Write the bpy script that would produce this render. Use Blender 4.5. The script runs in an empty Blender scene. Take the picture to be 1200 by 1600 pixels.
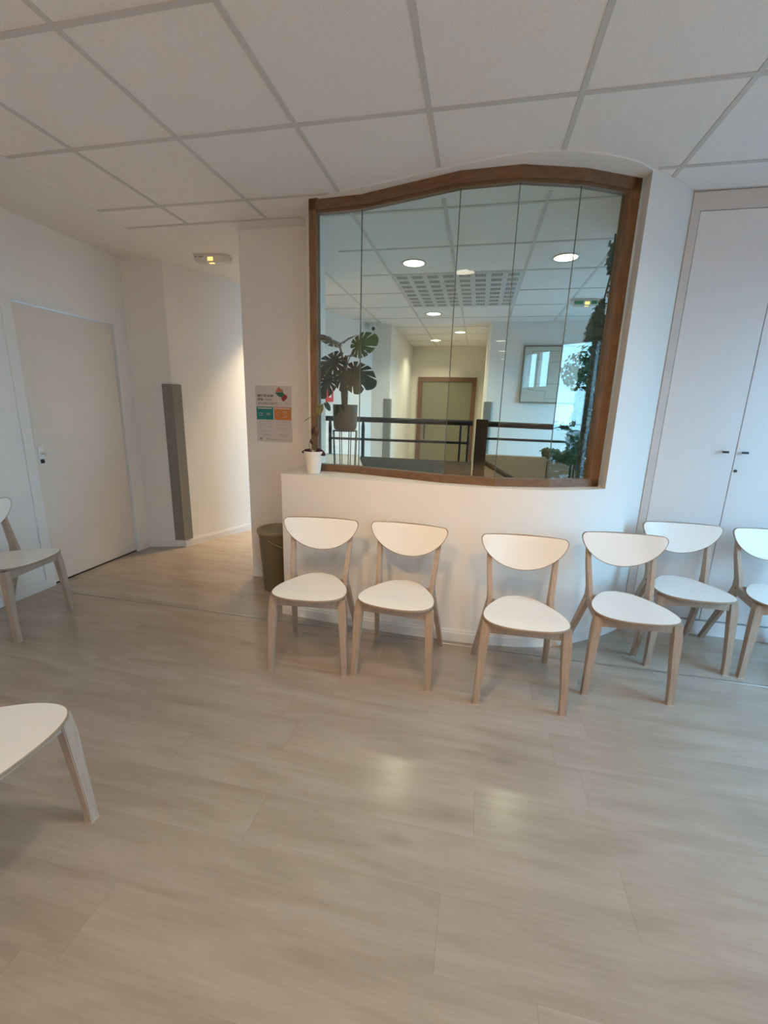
import bpy, bmesh, math, random
from mathutils import Vector, Matrix, noise
from mathutils.geometry import tessellate_polygon
random.seed(7)
C = bpy.context.scene.collection
SC = bpy.context.scene
CEIL = 2.647
PI = math.pi

# ------------------------------------------------------------------ materials
def mat(name, col, rough=.5, metal=0., spec=.5, nscale=0, namt=.04, bump=0, bscale=80, stretch=None, emit=None, estr=0, coat=0):
    m = bpy.data.materials.new(name); m.use_nodes = True
    nt = m.node_tree; N = nt.nodes; L = nt.links
    b = N['Principled BSDF']
    b.inputs['Base Color'].default_value = (*col, 1)
    b.inputs['Roughness'].default_value = rough
    b.inputs['Metallic'].default_value = metal
    b.inputs['Specular IOR Level'].default_value = spec
    b.inputs['Coat Weight'].default_value = coat
    if emit:
        b.inputs['Emission Color'].default_value = (*emit, 1)
        b.inputs['Emission Strength'].default_value = estr
    tc = N.new('ShaderNodeTexCoord'); mp = N.new('ShaderNodeMapping')
    L.new(tc.outputs['Object'], mp.inputs['Vector'])
    if stretch: mp.inputs['Scale'].default_value = stretch
    if nscale:
        n = N.new('ShaderNodeTexNoise'); n.inputs['Scale'].default_value = nscale
        n.inputs['Detail'].default_value = 6
        L.new(mp.outputs[0], n.inputs['Vector'])
        r = N.new('ShaderNodeMapRange'); r.inputs['From Min'].default_value = .3; r.inputs['From Max'].default_value = .7
        r.inputs['To Min'].default_value = 1-namt; r.inputs['To Max'].default_value = 1+namt
        L.new(n.outputs['Fac'], r.inputs['Value'])
        x = N.new('ShaderNodeVectorMath'); x.operation = 'SCALE'; x.inputs[0].default_value = col
        L.new(r.outputs[0], x.inputs['Scale']); L.new(x.outputs[0], b.inputs['Base Color'])
    if bump:
        n2 = N.new('ShaderNodeTexNoise'); n2.inputs['Scale'].default_value = bscale; n2.inputs['Detail'].default_value = 4
        L.new(mp.outputs[0], n2.inputs['Vector'])
        bp = N.new('ShaderNodeBump'); bp.inputs['Strength'].default_value = bump; bp.inputs['Distance'].default_value = .002
        L.new(n2.outputs['Fac'], bp.inputs['Height']); L.new(bp.outputs[0], b.inputs['Normal'])
    return m

M = {}
M['plaster'] = mat('plaster', (.80, .785, .76), .6, nscale=3, namt=.012, bump=.12, bscale=140)
M['plaster_ceiling'] = mat('plaster_ceiling', (.80, .78, .76), .7, nscale=4, namt=.015, bump=.15, bscale=120)
M['tile'] = mat('ceiling_tile', (.84, .81, .80), .85, nscale=220, namt=.06, bump=.5, bscale=260)
M['tee'] = mat('ceiling_tee', (.60, .575, .56), .5, nscale=20, namt=.01)
M['white_paint'] = mat('white_paint', (.78, .77, .755), .4, nscale=5, namt=.01)
M['door_white'] = mat('door_white', (.74, .68, .615), .38, nscale=4, namt=.015)
M['cupboard'] = mat('cupboard_laminate', (.74, .735, .74), .32, nscale=4, namt=.01)
M['stile'] = mat('cupboard_frame', (.62, .59, .57), .4, nscale=6, namt=.02)
M['laminate'] = mat('seat_laminate', (.86, .85, .82), .3, nscale=12, namt=.008, coat=.1)
M['ply'] = mat('plywood_edge', (.30, .215, .15), .5, nscale=60, namt=.15, stretch=(1, 1, 12))
M['birch'] = mat('whitewashed_birch', (.41, .315, .245), .5, nscale=30, namt=.10, stretch=(3, 3, .35), bump=.15, bscale=90)
M['oak'] = mat('oak_frame', (.21, .112, .052), .42, nscale=22, namt=.22, stretch=(2.2, 2.2, .5))
M['oak_rail_shaded'] = mat('oak_rail_shaded', (.175, .098, .052), .42, nscale=22, namt=.22, stretch=(.5, 2.2, 3))  # darker copy of the post oak; the rails' shade is in the colour
M['bin'] = mat('bin_plastic', (.215, .17, .105), .42, nscale=8, namt=.02)
M['bin_lid'] = mat('bin_lid_plastic', (.27, .23, .15), .4, nscale=8, namt=.02)
M['guard'] = mat('corner_guard_grey', (.225, .22, .20), .5, nscale=30, namt=.03)
M['metal'] = mat('brushed_metal', (.62, .61, .60), .3, 1., nscale=60, namt=.05)
M['dark_metal'] = mat('dark_metal', (.05, .05, .055), .4, .6, nscale=40, namt=.05)
M['black'] = mat('black_paint', (.008, .009, .011), .45, spec=.3, nscale=20, namt=.05)
M['gap'] = mat('dark_gap', (.01, .01, .01), .8)
M['slate'] = mat('slate_panel', (.032, .030, .022), .7, spec=.1, nscale=9, namt=.05)
M['beige'] = mat('beige_panel', (.33, .29, .225), .5, nscale=5, namt=.03)
M['warm_wall'] = mat('cream_wall', (.74, .70, .60), .6, nscale=3, namt=.015, bump=.1, bscale=140)
M['brown_wood'] = mat('brown_door_frame', (.15, .07, .035), .45, nscale=20, namt=.15, stretch=(2, 2, .4))
M['olive_door'] = mat('olive_door', (.20, .19, .12), .5, nscale=5, namt=.04)
M['red'] = mat('red_plastic', (.62, .02, .03), .35, nscale=20, namt=.03)
M['ivory'] = mat('ivory_ceramic', (.80, .765, .70), .4, nscale=8, namt=.02)
M['soil'] = mat('potting_soil', (.045, .03, .02), .9, nscale=60, namt=.4, bump=.8, bscale=90)
M['darkpot'] = mat('dark_olive_pot', (.05, .047, .035), .5, nscale=10, namt=.06)
M['leaf'] = mat('monstera_leaf', (.012, .032, .012), .4, nscale=14, namt=.25)
M['leaf_light'] = mat('monstera_young_leaf', (.06, .14, .02), .35, nscale=14, namt=.2)
M['purple'] = mat('purple_leaf', (.045, .012, .018), .4, nscale=30, namt=.25)
M['olive_leaf'] = mat('olive_leaf', (.13, .13, .045), .4, nscale=60, namt=.45)
M['stem'] = mat('plant_stem', (.09, .085, .045), .5, nscale=30, namt=.2)
M['ivy'] = mat('ivy_leaf', (.03, .085, .035), .45, nscale=9, namt=.35)
M['paper'] = mat('poster_paper', (.60, .57, .56), .55, nscale=5, namt=.01)
M['ink'] = mat('poster_ink', (.02, .02, .025), .6)
M['ink_grey'] = mat('poster_grey_ink', (.25, .25, .25), .6)
M['teal'] = mat('poster_teal', (.01, .20, .20), .5, nscale=10, namt=.03)
M['orange'] = mat('poster_orange', (.55, .20, .04), .5, nscale=10, namt=.03)
M['mit_orange'] = mat('mitten_orange', (.48, .14, .06), .5)
M['mit_green'] = mat('mitten_green', (.03, .15, .10), .5)
M['mit_red'] = mat('mitten_red', (.30, .03, .04), .5)
M['art_frame'] = mat('art_frame_wood', (.22, .17, .12), .4, nscale=30, namt=.1)
M['art_paper'] = mat('art_paper', (.58, .56, .48), .5, nscale=4, namt=.02)
M['art_line'] = mat('art_line', (.30, .28, .22), .5)
M['grille'] = mat('grille_metal', (.62, .62, .61), .5, nscale=10, namt=.01)
M['slot'] = mat('grille_slot', (.035, .035, .03), .8)
M['lamp_glass'] = mat('emergency_lens', (.75, .74, .70), .25, nscale=60, namt=.05)
M['lamp_warm'] = mat('emergency_led', (1, .75, .3), .3, emit=(1, .55, .12), estr=2.2)
M['green'] = mat('green_pictogram', (.05, .25, .12), .4)
M['downlight_emit'] = mat('downlight_glow', (1, 1, 1), .3, emit=(1, .86, .62), estr=8)
M['trimring'] = mat('downlight_trim', (.55, .55, .53), .35, .3, nscale=20, namt=.02)
M['taupe'] = mat('taupe_wall', (.16, .14, .12), .7, nscale=3, namt=.02)
M['seal'] = mat('glass_edge', (.10, .12, .115), .25)
M['pave'] = mat('outdoor_paving', (.22, .22, .225), .8, nscale=6, namt=.1)
M['bark'] = mat('bark', (.06, .045, .03), .9, nscale=14, namt=.3, bump=.8, bscale=30)
M['strip'] = mat('floor_strip', (.42, .39, .36), .3, .7, nscale=30, namt=.04)

def glass_mat(name, tint, refl=1.0):
    m = bpy.data.materials.new(name); m.use_nodes = True
    nt = m.node_tree; N = nt.nodes; L = nt.links; N.clear()
    out = N.new('ShaderNodeOutputMaterial'); mix = N.new('ShaderNodeMixShader')
    tr = N.new('ShaderNodeBsdfTransparent'); gl = N.new('ShaderNodeBsdfGlossy'); fr = N.new('ShaderNodeFresnel')
    tr.inputs['Color'].default_value = (*tint, 1); gl.inputs['Roughness'].default_value = 0.0
    gl.inputs['Color'].default_value = (refl, refl, refl, 1)
    ge = N.new('ShaderNodeNewGeometry'); io = N.new('ShaderNodeMapRange')      # same reflectance on both faces of the pane
    io.inputs['To Min'].default_value = 1.5; io.inputs['To Max'].default_value = 1/1.5
    L.new(ge.outputs['Backfacing'], io.inputs['Value']); L.new(io.outputs[0], fr.inputs['IOR'])
    L.new(fr.outputs[0], mix.inputs[0]); L.new(tr.outputs[0], mix.inputs[1]); L.new(gl.outputs[0], mix.inputs[2])
    L.new(mix.outputs[0], out.inputs['Surface'])
    return m
M['glass'] = glass_mat('partition_glass', (.90, .935, .91))
M['window_glass'] = glass_mat('window_glass', (.97, .98, .98))

def floor_mat():
    m = bpy.data.materials.new('oak_vinyl_planks'); m.use_nodes = True
    nt = m.node_tree; N = nt.nodes; L = nt.links; b = N['Principled BSDF']
    tc = N.new('ShaderNodeTexCoord'); sp = N.new('ShaderNodeSeparateXYZ'); L.new(tc.outputs['Object'], sp.inputs[0])
    def mt(op, a, c=None, c2=None):
        n = N.new('ShaderNodeMath'); n.operation = op
        for i, v in enumerate((a, c, c2)):
            if v is None: continue
            if isinstance(v, (int, float)): n.inputs[i].default_value = v
            else: L.new(v, n.inputs[i])
        return n.outputs[0]
    W, LN = .197, 1.22
    ry = mt('DIVIDE', mt('SUBTRACT', sp.outputs['Y'], .029), W)
    row = mt('FLOOR', ry)
    wn = N.new('ShaderNodeTexWhiteNoise'); wn.noise_dimensions = '1D'; L.new(row, wn.inputs['W'])
    cx = mt('DIVIDE', mt('ADD', sp.outputs['X'], mt('MULTIPLY', wn.outputs['Value'], LN)), LN)
    col = mt('FLOOR', cx)
    cv = N.new('ShaderNodeCombineXYZ'); L.new(row, cv.inputs[0]); L.new(col, cv.inputs[1])
    wn2 = N.new('ShaderNodeTexWhiteNoise'); wn2.noise_dimensions = '3D'; L.new(cv.outputs[0], wn2.inputs['Vector'])
    fy = mt('FRACT', ry); fx = mt('FRACT', cx)
    ey = mt('LESS_THAN', mt('MULTIPLY', mt('MINIMUM', fy, mt('SUBTRACT', 1, fy)), W), .0007)
    ex = mt('LESS_THAN', mt('MULTIPLY', mt('MINIMUM', fx, mt('SUBTRACT', 1, fx)), LN), .0013)
    seam = mt('MAXIMUM', ex, mt('MULTIPLY', ey, .55))
    # grain coordinates, shifted per plank
    gx = mt('ADD', sp.outputs['X'], mt('MULTIPLY', wn2.outputs['Value'], 17.))
    g = N.new('ShaderNodeCombineXYZ'); L.new(mt('MULTIPLY', gx, 1.6), g.inputs[0]); L.new(mt('MULTIPLY', sp.outputs['Y'], 11.), g.inputs[1])
    L.new(mt('MULTIPLY', wn2.outputs['Value'], 9.), g.inputs[2])
    n1 = N.new('ShaderNodeTexNoise'); n1.inputs['Scale'].default_value = 1.; n1.inputs['Detail'].default_value = 7; n1.inputs['Distortion'].default_value = .7
    L.new(g.outputs[0], n1.inputs['Vector'])
    g2 = N.new('ShaderNodeCombineXYZ'); L.new(mt('MULTIPLY', gx, 7), g2.inputs[0]); L.new(mt('MULTIPLY', sp.outputs['Y'], 95.), g2.inputs[1])
    n2 = N.new('ShaderNodeTexNoise'); n2.inputs['Scale'].default_value = 1.; n2.inputs['Detail'].default_value = 3
    L.new(g2.outputs[0], n2.inputs['Vector'])
    r1 = N.new('ShaderNodeValToRGB'); e = r1.color_ramp.elements
    e[0].position = .25; e[0].color = (.33, .272, .218, 1); e[1].position = .72; e[1].color = (.43, .368, .31, 1)
    x = e.new(.5); x.color = (.39, .328, .268, 1)
    L.new(n1.outputs['Fac'], r1.inputs[0])
    k = mt('ADD', .96, mt('MULTIPLY', wn2.outputs['Value'], .06))
    k = mt('MULTIPLY', k, mt('ADD', .88, mt('MULTIPLY', n2.outputs['Fac'], .24)))
    # knots
    vo = N.new('ShaderNodeTexVoronoi'); vo.inputs['Scale'].default_value = 1.; vo.feature = 'F1'
    g3 = N.new('ShaderNodeCombineXYZ'); L.new(mt('MULTIPLY', gx, 1.7), g3.inputs[0]); L.new(mt('MULTIPLY', sp.outputs['Y'], 4.6), g3.inputs[1])
    L.new(g3.outputs[0], vo.inputs['Vector'])
    mr = N.new('ShaderNodeMapRange'); mr.inputs['From Min'].default_value = .02; mr.inputs['From Max'].default_value = .13
    mr.inputs['To Min'].default_value = .80; mr.inputs['To Max'].default_value = 1.
    L.new(vo.outputs['Distance'], mr.inputs['Value'])
    k = mt('MULTIPLY', k, mr.outputs[0])
    k = mt('MULTIPLY', k, mt('SUBTRACT', 1, mt('MULTIPLY', seam, .15)))
    sc = N.new('ShaderNodeVectorMath'); sc.operation = 'SCALE'; L.new(r1.outputs[0], sc.inputs[0]); L.new(k, sc.inputs['Scale'])
    L.new(sc.outputs[0], b.inputs['Base Color'])
    L.new(mt('ADD', .17, mt('MULTIPLY', n2.outputs['Fac'], .12)), b.inputs['Roughness'])
    bp = N.new('ShaderNodeBump'); bp.inputs['Strength'].default_value = .25; bp.inputs['Distance'].default_value = .001
    L.new(mt('SUBTRACT', n2.outputs['Fac'], seam), bp.inputs['Height']); L.new(bp.outputs[0], b.inputs['Normal'])
    b.inputs['Specular IOR Level'].default_value = .45
    return m
M['floor'] = floor_mat()

# ------------------------------------------------------------------ geometry helpers
def obj(name, bm, m, parent=None, smooth=False, loc=None):
    me = bpy.data.meshes.new(name)
    bmesh.ops.recalc_face_normals(bm, faces=bm.faces)
    bm.to_mesh(me); bm.free()
    for x in (m if isinstance(m, (list, tuple)) else [m]): me.materials.append(x)
    if smooth:
        for p in me.polygons: p.use_smooth = True
    o = bpy.data.objects.new(name, me); C.objects.link(o)
    if parent: o.parent = parent
    if loc: o.location = loc
    return o
def tag(o, label, cat, group=None, kind=None):
    if label: o['label'] = label
    if cat: o['category'] = cat
    if group: o['group'] = group
    if kind: o['kind'] = kind
    return o
def thing(name, label, cat, loc=(0, 0, 0), rz=0, group=None):
    o = bpy.data.objects.new(name, None); C.objects.link(o); o.empty_display_size = .1
    o.location = loc; o.rotation_euler = (0, 0, rz)
    return tag(o, label, cat, group)
def struct(name, bm, m, label, cat, parent=None, smooth=False):
    o = obj(name, bm, m, parent, smooth)
    if not parent: o['kind'] = 'structure'; o['label'] = label; o['category'] = cat
    return o
def box(bm, x0, x1, y0, y1, z0, z1, mi=0):
    vs = [bm.verts.new(p) for p in ((x0,y0,z0),(x1,y0,z0),(x1,y1,z0),(x0,y1,z0),(x0,y0,z1),(x1,y0,z1),(x1,y1,z1),(x0,y1,z1))]
    fs = [bm.faces.new([vs[i] for i in f]) for f in ((0,3,2,1),(4,5,6,7),(0,1,5,4),(1,2,6,5),(2,3,7,6),(3,0,4,7))]
    for f in fs: f.material_index = mi
    return fs
def bbox(x0, x1, y0, y1, z0, z1, bev=0, seg=2):
    bm = bmesh.new(); box(bm, x0, x1, y0, y1, z0, z1)
    if bev: bmesh.ops.bevel(bm, geom=list(bm.edges), offset=bev, segments=seg, affect='EDGES', profile=.5)
    return bm
def prism(bm, pts, z0, z1, mi=0, T=None):
    """closed polygon (x,y) extruded along z; T maps (x,y,z)->Vector"""
    T = T or (lambda x, y, z: Vector((x, y, z)))
    lo = [bm.verts.new(T(x, y, z0)) for x, y in pts]; hi = [bm.verts.new(T(x, y, z1)) for x, y in pts]
    tri = tessellate_polygon([[Vector((x, y, 0)) for x, y in pts]])
    for t in tri:
        for ring in (lo, hi):
            try: f = bm.faces.new([ring[i] for i in t]); f.material_index = mi
            except ValueError: pass
    n = len(pts)
    for i in range(n):
        f = bm.faces.new([lo[i], lo[(i+1) % n], hi[(i+1) % n], hi[i]]); f.material_index = mi
def pprism(pts, z0, z1, T=None):
    bm = bmesh.new(); prism(bm, pts, z0, z1, 0, T); return bm
def loft(bm, secs, cap=True, mi=0):
    rings = [[bm.verts.new(p) for p in s] for s in secs]
    n = len(rings[0])
    for a, b in zip(rings, rings[1:]):
        for i in range(n):
            f = bm.faces.new([a[i], a[(i+1) % n], b[(i+1) % n], b[i]]); f.material_index = mi
    if cap:
        for r in (rings[0], rings[-1]):
            f = bm.faces.new(r); f.material_index = mi
def rect(c, wx, wy):
    x, y, z = c
    return [(x-wx/2, y-wy/2, z), (x+wx/2, y-wy/2, z), (x+wx/2, y+wy/2, z), (x-wx/2, y+wy/2, z)]
def tube(bm, pts, rad, n=8, mi=0):
    pts = [Vector(p) for p in pts]
    if not isinstance(rad, (list, tuple)): rad = [rad]*len(pts)
    secs = []
    ref = Vector((0, 0, 1))
    for i, p in enumerate(pts):
        d = (pts[min(i+1, len(pts)-1)] - pts[max(i-1, 0)]).normalized()
        if i == 0 and abs(d.dot(ref)) > .9: ref = Vector((1, 0, 0))
        u = (ref - d*ref.dot(d)).normalized(); v = d.cross(u); ref = u
        secs.append([p + (u*math.cos(2*PI*k/n) + v*math.sin(2*PI*k/n))*rad[i] for k in range(n)])
    loft(bm, secs, True, mi)
def ptube(pts, rad, n=8):
    bm = bmesh.new(); tube(bm, pts, rad, n); return bm
def lathe(bm, prof, n=40, c=(0, 0, 0), mi=0):
    """profile list of (r,z); r=0 closes"""
    rings = []
    for r, z in prof:
        if r <= 1e-6: rings.append([bm.verts.new((c[0], c[1], c[2]+z))])
        else: rings.append([bm.verts.new((c[0]+r*math.cos(2*PI*k/n), c[1]+r*math.sin(2*PI*k/n), c[2]+z)) for k in range(n)])
    for a, b in zip(rings, rings[1:]):
        for k in range(n):
            q = [a[k % len(a)], a[(k+1) % len(a)], b[(k+1) % len(b)], b[k % len(b)]]
            s = []
            for v in q:
                if v not in s: s.append(v)
            if len(s) > 2:
                try: f = bm.faces.new(s); f.material_index = mi
                except ValueError: pass
def plathe(prof, n=40):
    bm = bmesh.new(); lathe(bm, prof, n); return bm
def catmull(P, per=6):
    P = [Vector(p) for p in P]; out = []
    for i in range(len(P)-1):
        a = P[i-1] if i else P[0]*2-P[1]; b = P[i]; c = P[i+1]; d = P[i+2] if i+2 < len(P) else P[-1]*2-P[-2]
        for k in range(per):
            t = k/per
            out.append(.5*((2*b)+(c-a)*t+(2*a-5*b+4*c-d)*t*t+(3*b-a-3*c+d)*t**3))
    out.append(P[-1]); return out
def offset(pts, d):
    """offset open polyline in plan to the right-hand normal * d"""
    o = []
    P = [Vector((p[0], p[1])) for p in pts]
    for i, p in enumerate(P):
        a = (p-P[i-1]).normalized() if i else None
        b = (P[i+1]-p).normalized() if i < len(P)-1 else None
        if a is None: a = b
        if b is None: b = a
        na = Vector((a.y, -a.x)); nb = Vector((b.y, -b.x)); n = (na+nb).normalized()
        o.append(tuple(p + n*d/max(.5, n.dot(na))))
    return o

# ------------------------------------------------------------------ camera
cam = bpy.data.cameras.new('camera'); co = bpy.data.objects.new('camera', cam); C.objects.link(co)
Rm = ((0.97709, 0.21098, 0.02779), (0.07562, -0.22218, -0.97207), (-0.19892, 0.95191, -0.23304))
r, d, f = (Vector(v) for v in Rm)
mw = Matrix((( r.x, -d.x, -f.x, 0), (r.y, -d.y, -f.y, 0), (r.z, -d.z, -f.z, 1.42), (0, 0, 0, 1)))
co.matrix_world = mw
cam.sensor_fit = 'VERTICAL'; cam.sensor_height = 36; cam.lens = 668.437/1600*36; cam.clip_start = .02; cam.clip_end = 200
SC.camera = co

# ------------------------------------------------------------------ plan data
LX, RX, BY = -3.17, 2.75, -9.0
F = [(-1.233, 2.578), (-.9, 2.545), (-.5, 2.517), (-.1, 2.512), (.15, 2.522), (.42, 2.565), (.62, 2.645), (.773, 2.745), (.93, 2.865), (1.075, 3.02)]
Fs = [(p.x, p.y) for p in catmull([(x, y, 0) for x, y in F], 6)]
iJ = 7*6                                                # index of the jamb corner on the spline
P = [(-1.105, 2.79), (-.775, 2.77), (-.187, 2.60), (.124, 2.588), (.442, 2.672), (.751, 2.822)]   # partition line (front face)
ZL = .995

# floor and seams
struct('floor', pprism([(-5, -9.2), (3.3, -9.2), (3.3, 9.3), (-5, 9.3)], -.1, 0), M['floor'], 'pale greige wood-look vinyl plank floor', 'floor')
struct('trim_1', bbox(-3.14, RX, 2.455, 2.472, 0, .0035, .0012, 1), M['strip'], 'thin metal joint strip across the floor in front of the half wall', 'floor trim')

# left wall with door opening
bm = bmesh.new()
box(bm, LX-.2, LX, BY, 2.475, 0, CEIL); box(bm, LX-.2, LX, 3.46, 3.75, 0, CEIL); box(bm, LX-.2, LX, 2.475, 3.46, 2.115, CEIL)
struct('wall_left', bm, M['plaster'], 'white wall on the left around the plain door', 'wall')
def base_board(path, h=.075, t=.014, z=0):
    bm = bmesh.new()
    o = offset(path, t)
    o2 = offset(path, t*.55)
    n = len(path)
    for (u, v, za, zb) in ((path, o, z, z+h*.78), (path, o2, z+h*.78, z+h)):
        pts = list(u)+list(reversed(v)); prism(bm, pts, za, zb)
    return bm
struct('baseboard_left', base_board([(LX, BY+.1), (LX, 2.475)]), M['white_paint'], 'white baseboard along the left wall', 'baseboard')
struct('baseboard_left_corner', base_board([(LX, 3.46), (LX, 3.56), (-2.87, 3.66)]), M['white_paint'], 'short white baseboard between door and corner guard', 'baseboard')

# door on left wall
d1 = thing('door_1', 'plain white door with lever handle in the left wall', 'door', (LX, 2.97, 0)); d1['kind'] = 'structure'
def rel(bm, o): 
    bmesh.ops.translate(bm, vec=-Vector(o.location), verts=bm.verts); return bm
bm = bmesh.new(); box(bm, LX-.1, LX+.012, 2.475, 2.545, 0, 2.115); box(bm, LX-.1, LX+.012, 3.405, 3.46, 0, 2.115); box(bm, LX-.1, LX+.012, 2.545, 3.405, 2.075, 2.115)
obj('door_frame', rel(bm, d1), M['white_paint'], d1)
leaf = obj('door_leaf', rel(bbox(LX-.055, LX-.012, 2.551, 3.40, .012, 2.070, .002, 1), d1), M['door_white'], d1)
obj('door_gap_shade', rel(bbox(LX-.19, LX-.014, 2.545, 3.405, .0, .0115), d1), M['gap'], d1)  # dark strip stands in for the shade under the door leaf
bm = bmesh.new(); box(bm, LX-.012, LX-.006, 2.585, 2.625, .945, 1.075); tube(bm, [(LX-.01, 2.605, 1.03), (LX+.042, 2.605, 1.03)], .009)
tube(bm, [(LX+.04, 2.60, 1.03), (LX+.042, 2.72, 1.028)], .0085)
hd = obj('handle', rel(bm, d1), M['white_paint'], leaf); hd['label'] = 'white lever handle'
bm = bmesh.new(); box(bm, LX-.012, LX-.004, 2.59, 2.62, .955, .985)
k = obj('keyhole', rel(bm, d1), M['dark_metal'], leaf)

# hallway walls
A0 = (-2.83, 3.66); A1 = (-1.65, 6.70)
struct('wall_hallway', pprism([(LX, 3.56), A0, A1, (-1.36, 6.68), (-1.37, 8.95), (-1.7, 8.95), (-3.6, 6.9), (-3.4, 3.7)], 0, CEIL), M['plaster'], 'white hallway wall running back past the grey corner guard', 'wall')
struct('baseboard_hallway', base_board([A0, (-2.2, 5.283)]), M['white_paint'], 'white baseboard along the hallway wall', 'baseboard')
struct('wall_end', pprism([(-1.5, 8.9), (.3, 8.9), (.3, 9.1), (-1.5, 9.1)], 0, CEIL), M['warm_wall'], 'cream wall at the far end of the corridor', 'wall')
struct('wall_lobby', pprism([(.09, 6.57), (3.3, 6.57), (3.3, 6.8), (.3, 6.8), (.3, 8.9), (.05, 8.9), (.05, 6.7)], 0, CEIL), M['plaster'], 'white lobby wall that carries the framed picture', 'wall')
# poster wall (column) with the slanted return to the glazed partition
struct('wall_poster', pprism([(-1.79, 3.15), (-1.272, 3.15), (-1.125, 2.80), (-1.108, 2.81), (-1.14, 3.10), (-1.17, 3.26), (-1.64, 3.26), (-1.64, 4.42), (-1.74, 4.42), (-1.74, 3.26), (-1.79, 3.26)], 0, CEIL), M['plaster'], 'narrow white wall with the poster left of the glazed partition', 'wall')  # rear fin is unseen, added to keep entrance daylight off the hallway
struct('baseboard_poster', base_board([(-1.79, 3.15), (-1.236, 3.15)]), M['white_paint'], 'white baseboard under the poster wall', 'baseboard')

# half wall, ledge, curved full-height wall
half = Fs[:iJ+1] + [(.80, 2.90), (.46, 2.78), (.124, 2.70), (-.187, 2.71), (-.78, 2.93), (-.83, 3.0), (-.84, 3.17), (-1.085, 3.92), (-1.40, 3.92), (-1.26, 3.25), (-1.233, 3.15)]
struct('wall_half', pprism(half, 0, ZL), M['plaster'], 'curved white half wall with ledge behind the row of chairs', 'wall')
right = Fs[iJ:] + [(1.12, 3.05), (1.12, 3.62), (.87, 3.62), (.835, 3.30), (.79, 2.90), (.765, 2.83)]
struct('wall_curved', pprism(right, 0, CEIL), M['plaster'], 'curved white wall between partition and cupboard', 'wall')
struct('baseboard_half', base_board([(-1.233, 3.13)] + Fs[:-1]), M['white_paint'], 'white baseboard following the curved half wall', 'baseboard')

# right wall with french windows, rear wall
WIN = [(1.05, 2.38, .10, 2.25), (-1.2, -.45, 1.75, 2.35), (-3.7, -2.5, .10, 2.30)]  # rearmost window is unseen, added for blue daylight near the camera
bm = bmesh.new()
edges = [BY] + [v for w in sorted(WIN) for v in w[:2]] + [3.6]
for i in range(0, len(edges), 2): box(bm, RX, RX+.25, edges[i], edges[i+1], 0, CEIL)
for a, b, z0, z1 in WIN: box(bm, RX, RX+.25, a, b, 0, z0); box(bm, RX, RX+.25, a, b, z1, CEIL)
struct('wall_right', bm, M['plaster'], 'white wall on the right with tall windows', 'wall')
for i, (a, b, z0, z1) in enumerate(WIN):
    w = thing('window_%d' % (i+2), 'tall white framed window in the right wall; the rearmost is added for daylight', 'window', (RX, (a+b)/2, z0)); w['kind'] = 'structure'
    bm = bmesh.new(); t = .06; m_ = (a+b)/2
    for q in ((a, a+t), (b-t, b), (m_-t/2, m_+t/2)): box(bm, RX+.09, RX+.15, q[0], q[1], z0, z1)
    for q in ((z0, z0+t), (z1-t, z1)): box(bm, RX+.095, RX+.145, a+.001, b-.001, q[0], q[1])
    obj('window_frame', rel(bm, w), M['white_paint'], w)
    obj('pane', rel(bbox(RX+.117, RX+.123, a+t/2, b-t/2, z0+t/2, z1-t/2), w), M['window_glass'], w)
bm = bmesh.new(); box(bm, 2.4, 2.6, 3.6, 4.6, 0, CEIL); box(bm, 2.4, 2.6, 6.5, 6.8, 0, CEIL); box(bm, 2.4, 2.6, 4.6, 6.5, 2.1, CEIL)
box(bm, 2.6, 3.1, 3.45, 3.62, 0, CEIL)
struct('wall_entrance', bm, M['plaster'], 'white lobby wall around the glazed entrance, out of view', 'wall')
struct('wall_rear', bbox(-3.4, 3.0, BY-.2, BY, 0, CEIL), M['taupe'], 'taupe rear wall behind the viewer', 'wall')

# ceiling
bm = bmesh.new(); box(bm, -5, 3.3, -9.3, 9.4, CEIL, CEIL+.12)
struct('ceiling', bm, M['tile'], 'suspended ceiling of speckled white mineral tiles', 'ceiling')
bm = bmesh.new(); hw = .0115; zt = CEIL-.004
Y3 = 3.026
x = -1.498-.6*1
while x < RX:
    a, b = x-hw, x+hw
    box(bm, a, b, BY, {-2: Y3, -1: 2.74, 0: 2.56, 1: 2.50}.get(round((x+.298)/.6), Y3) if -1.2 < x < .85 else Y3, zt, CEIL+.002); x += .6
y = 2.742
ys = []
while y > BY: ys.append(y); y -= .62
for y in ys+[Y3-.008]:
    xl = -2.50-(y-2.0)*.09 if y > 0 else -2.5
    if y == 2.742 or y > 3:
        box(bm, xl, -.95 if y < 3 else -1.25, y-hw, y+hw, zt-.0003, CEIL+.002)
        if y < 3: box(bm, .80, RX, y-hw, y+hw, zt-.0003, CEIL+.002)
        else: box(bm, 1.07, RX, y-hw, y+hw, zt-.0003, CEIL+.002)
    else: box(bm, xl, RX, y-hw, y+hw, zt-.0003, CEIL+.002)
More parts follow.
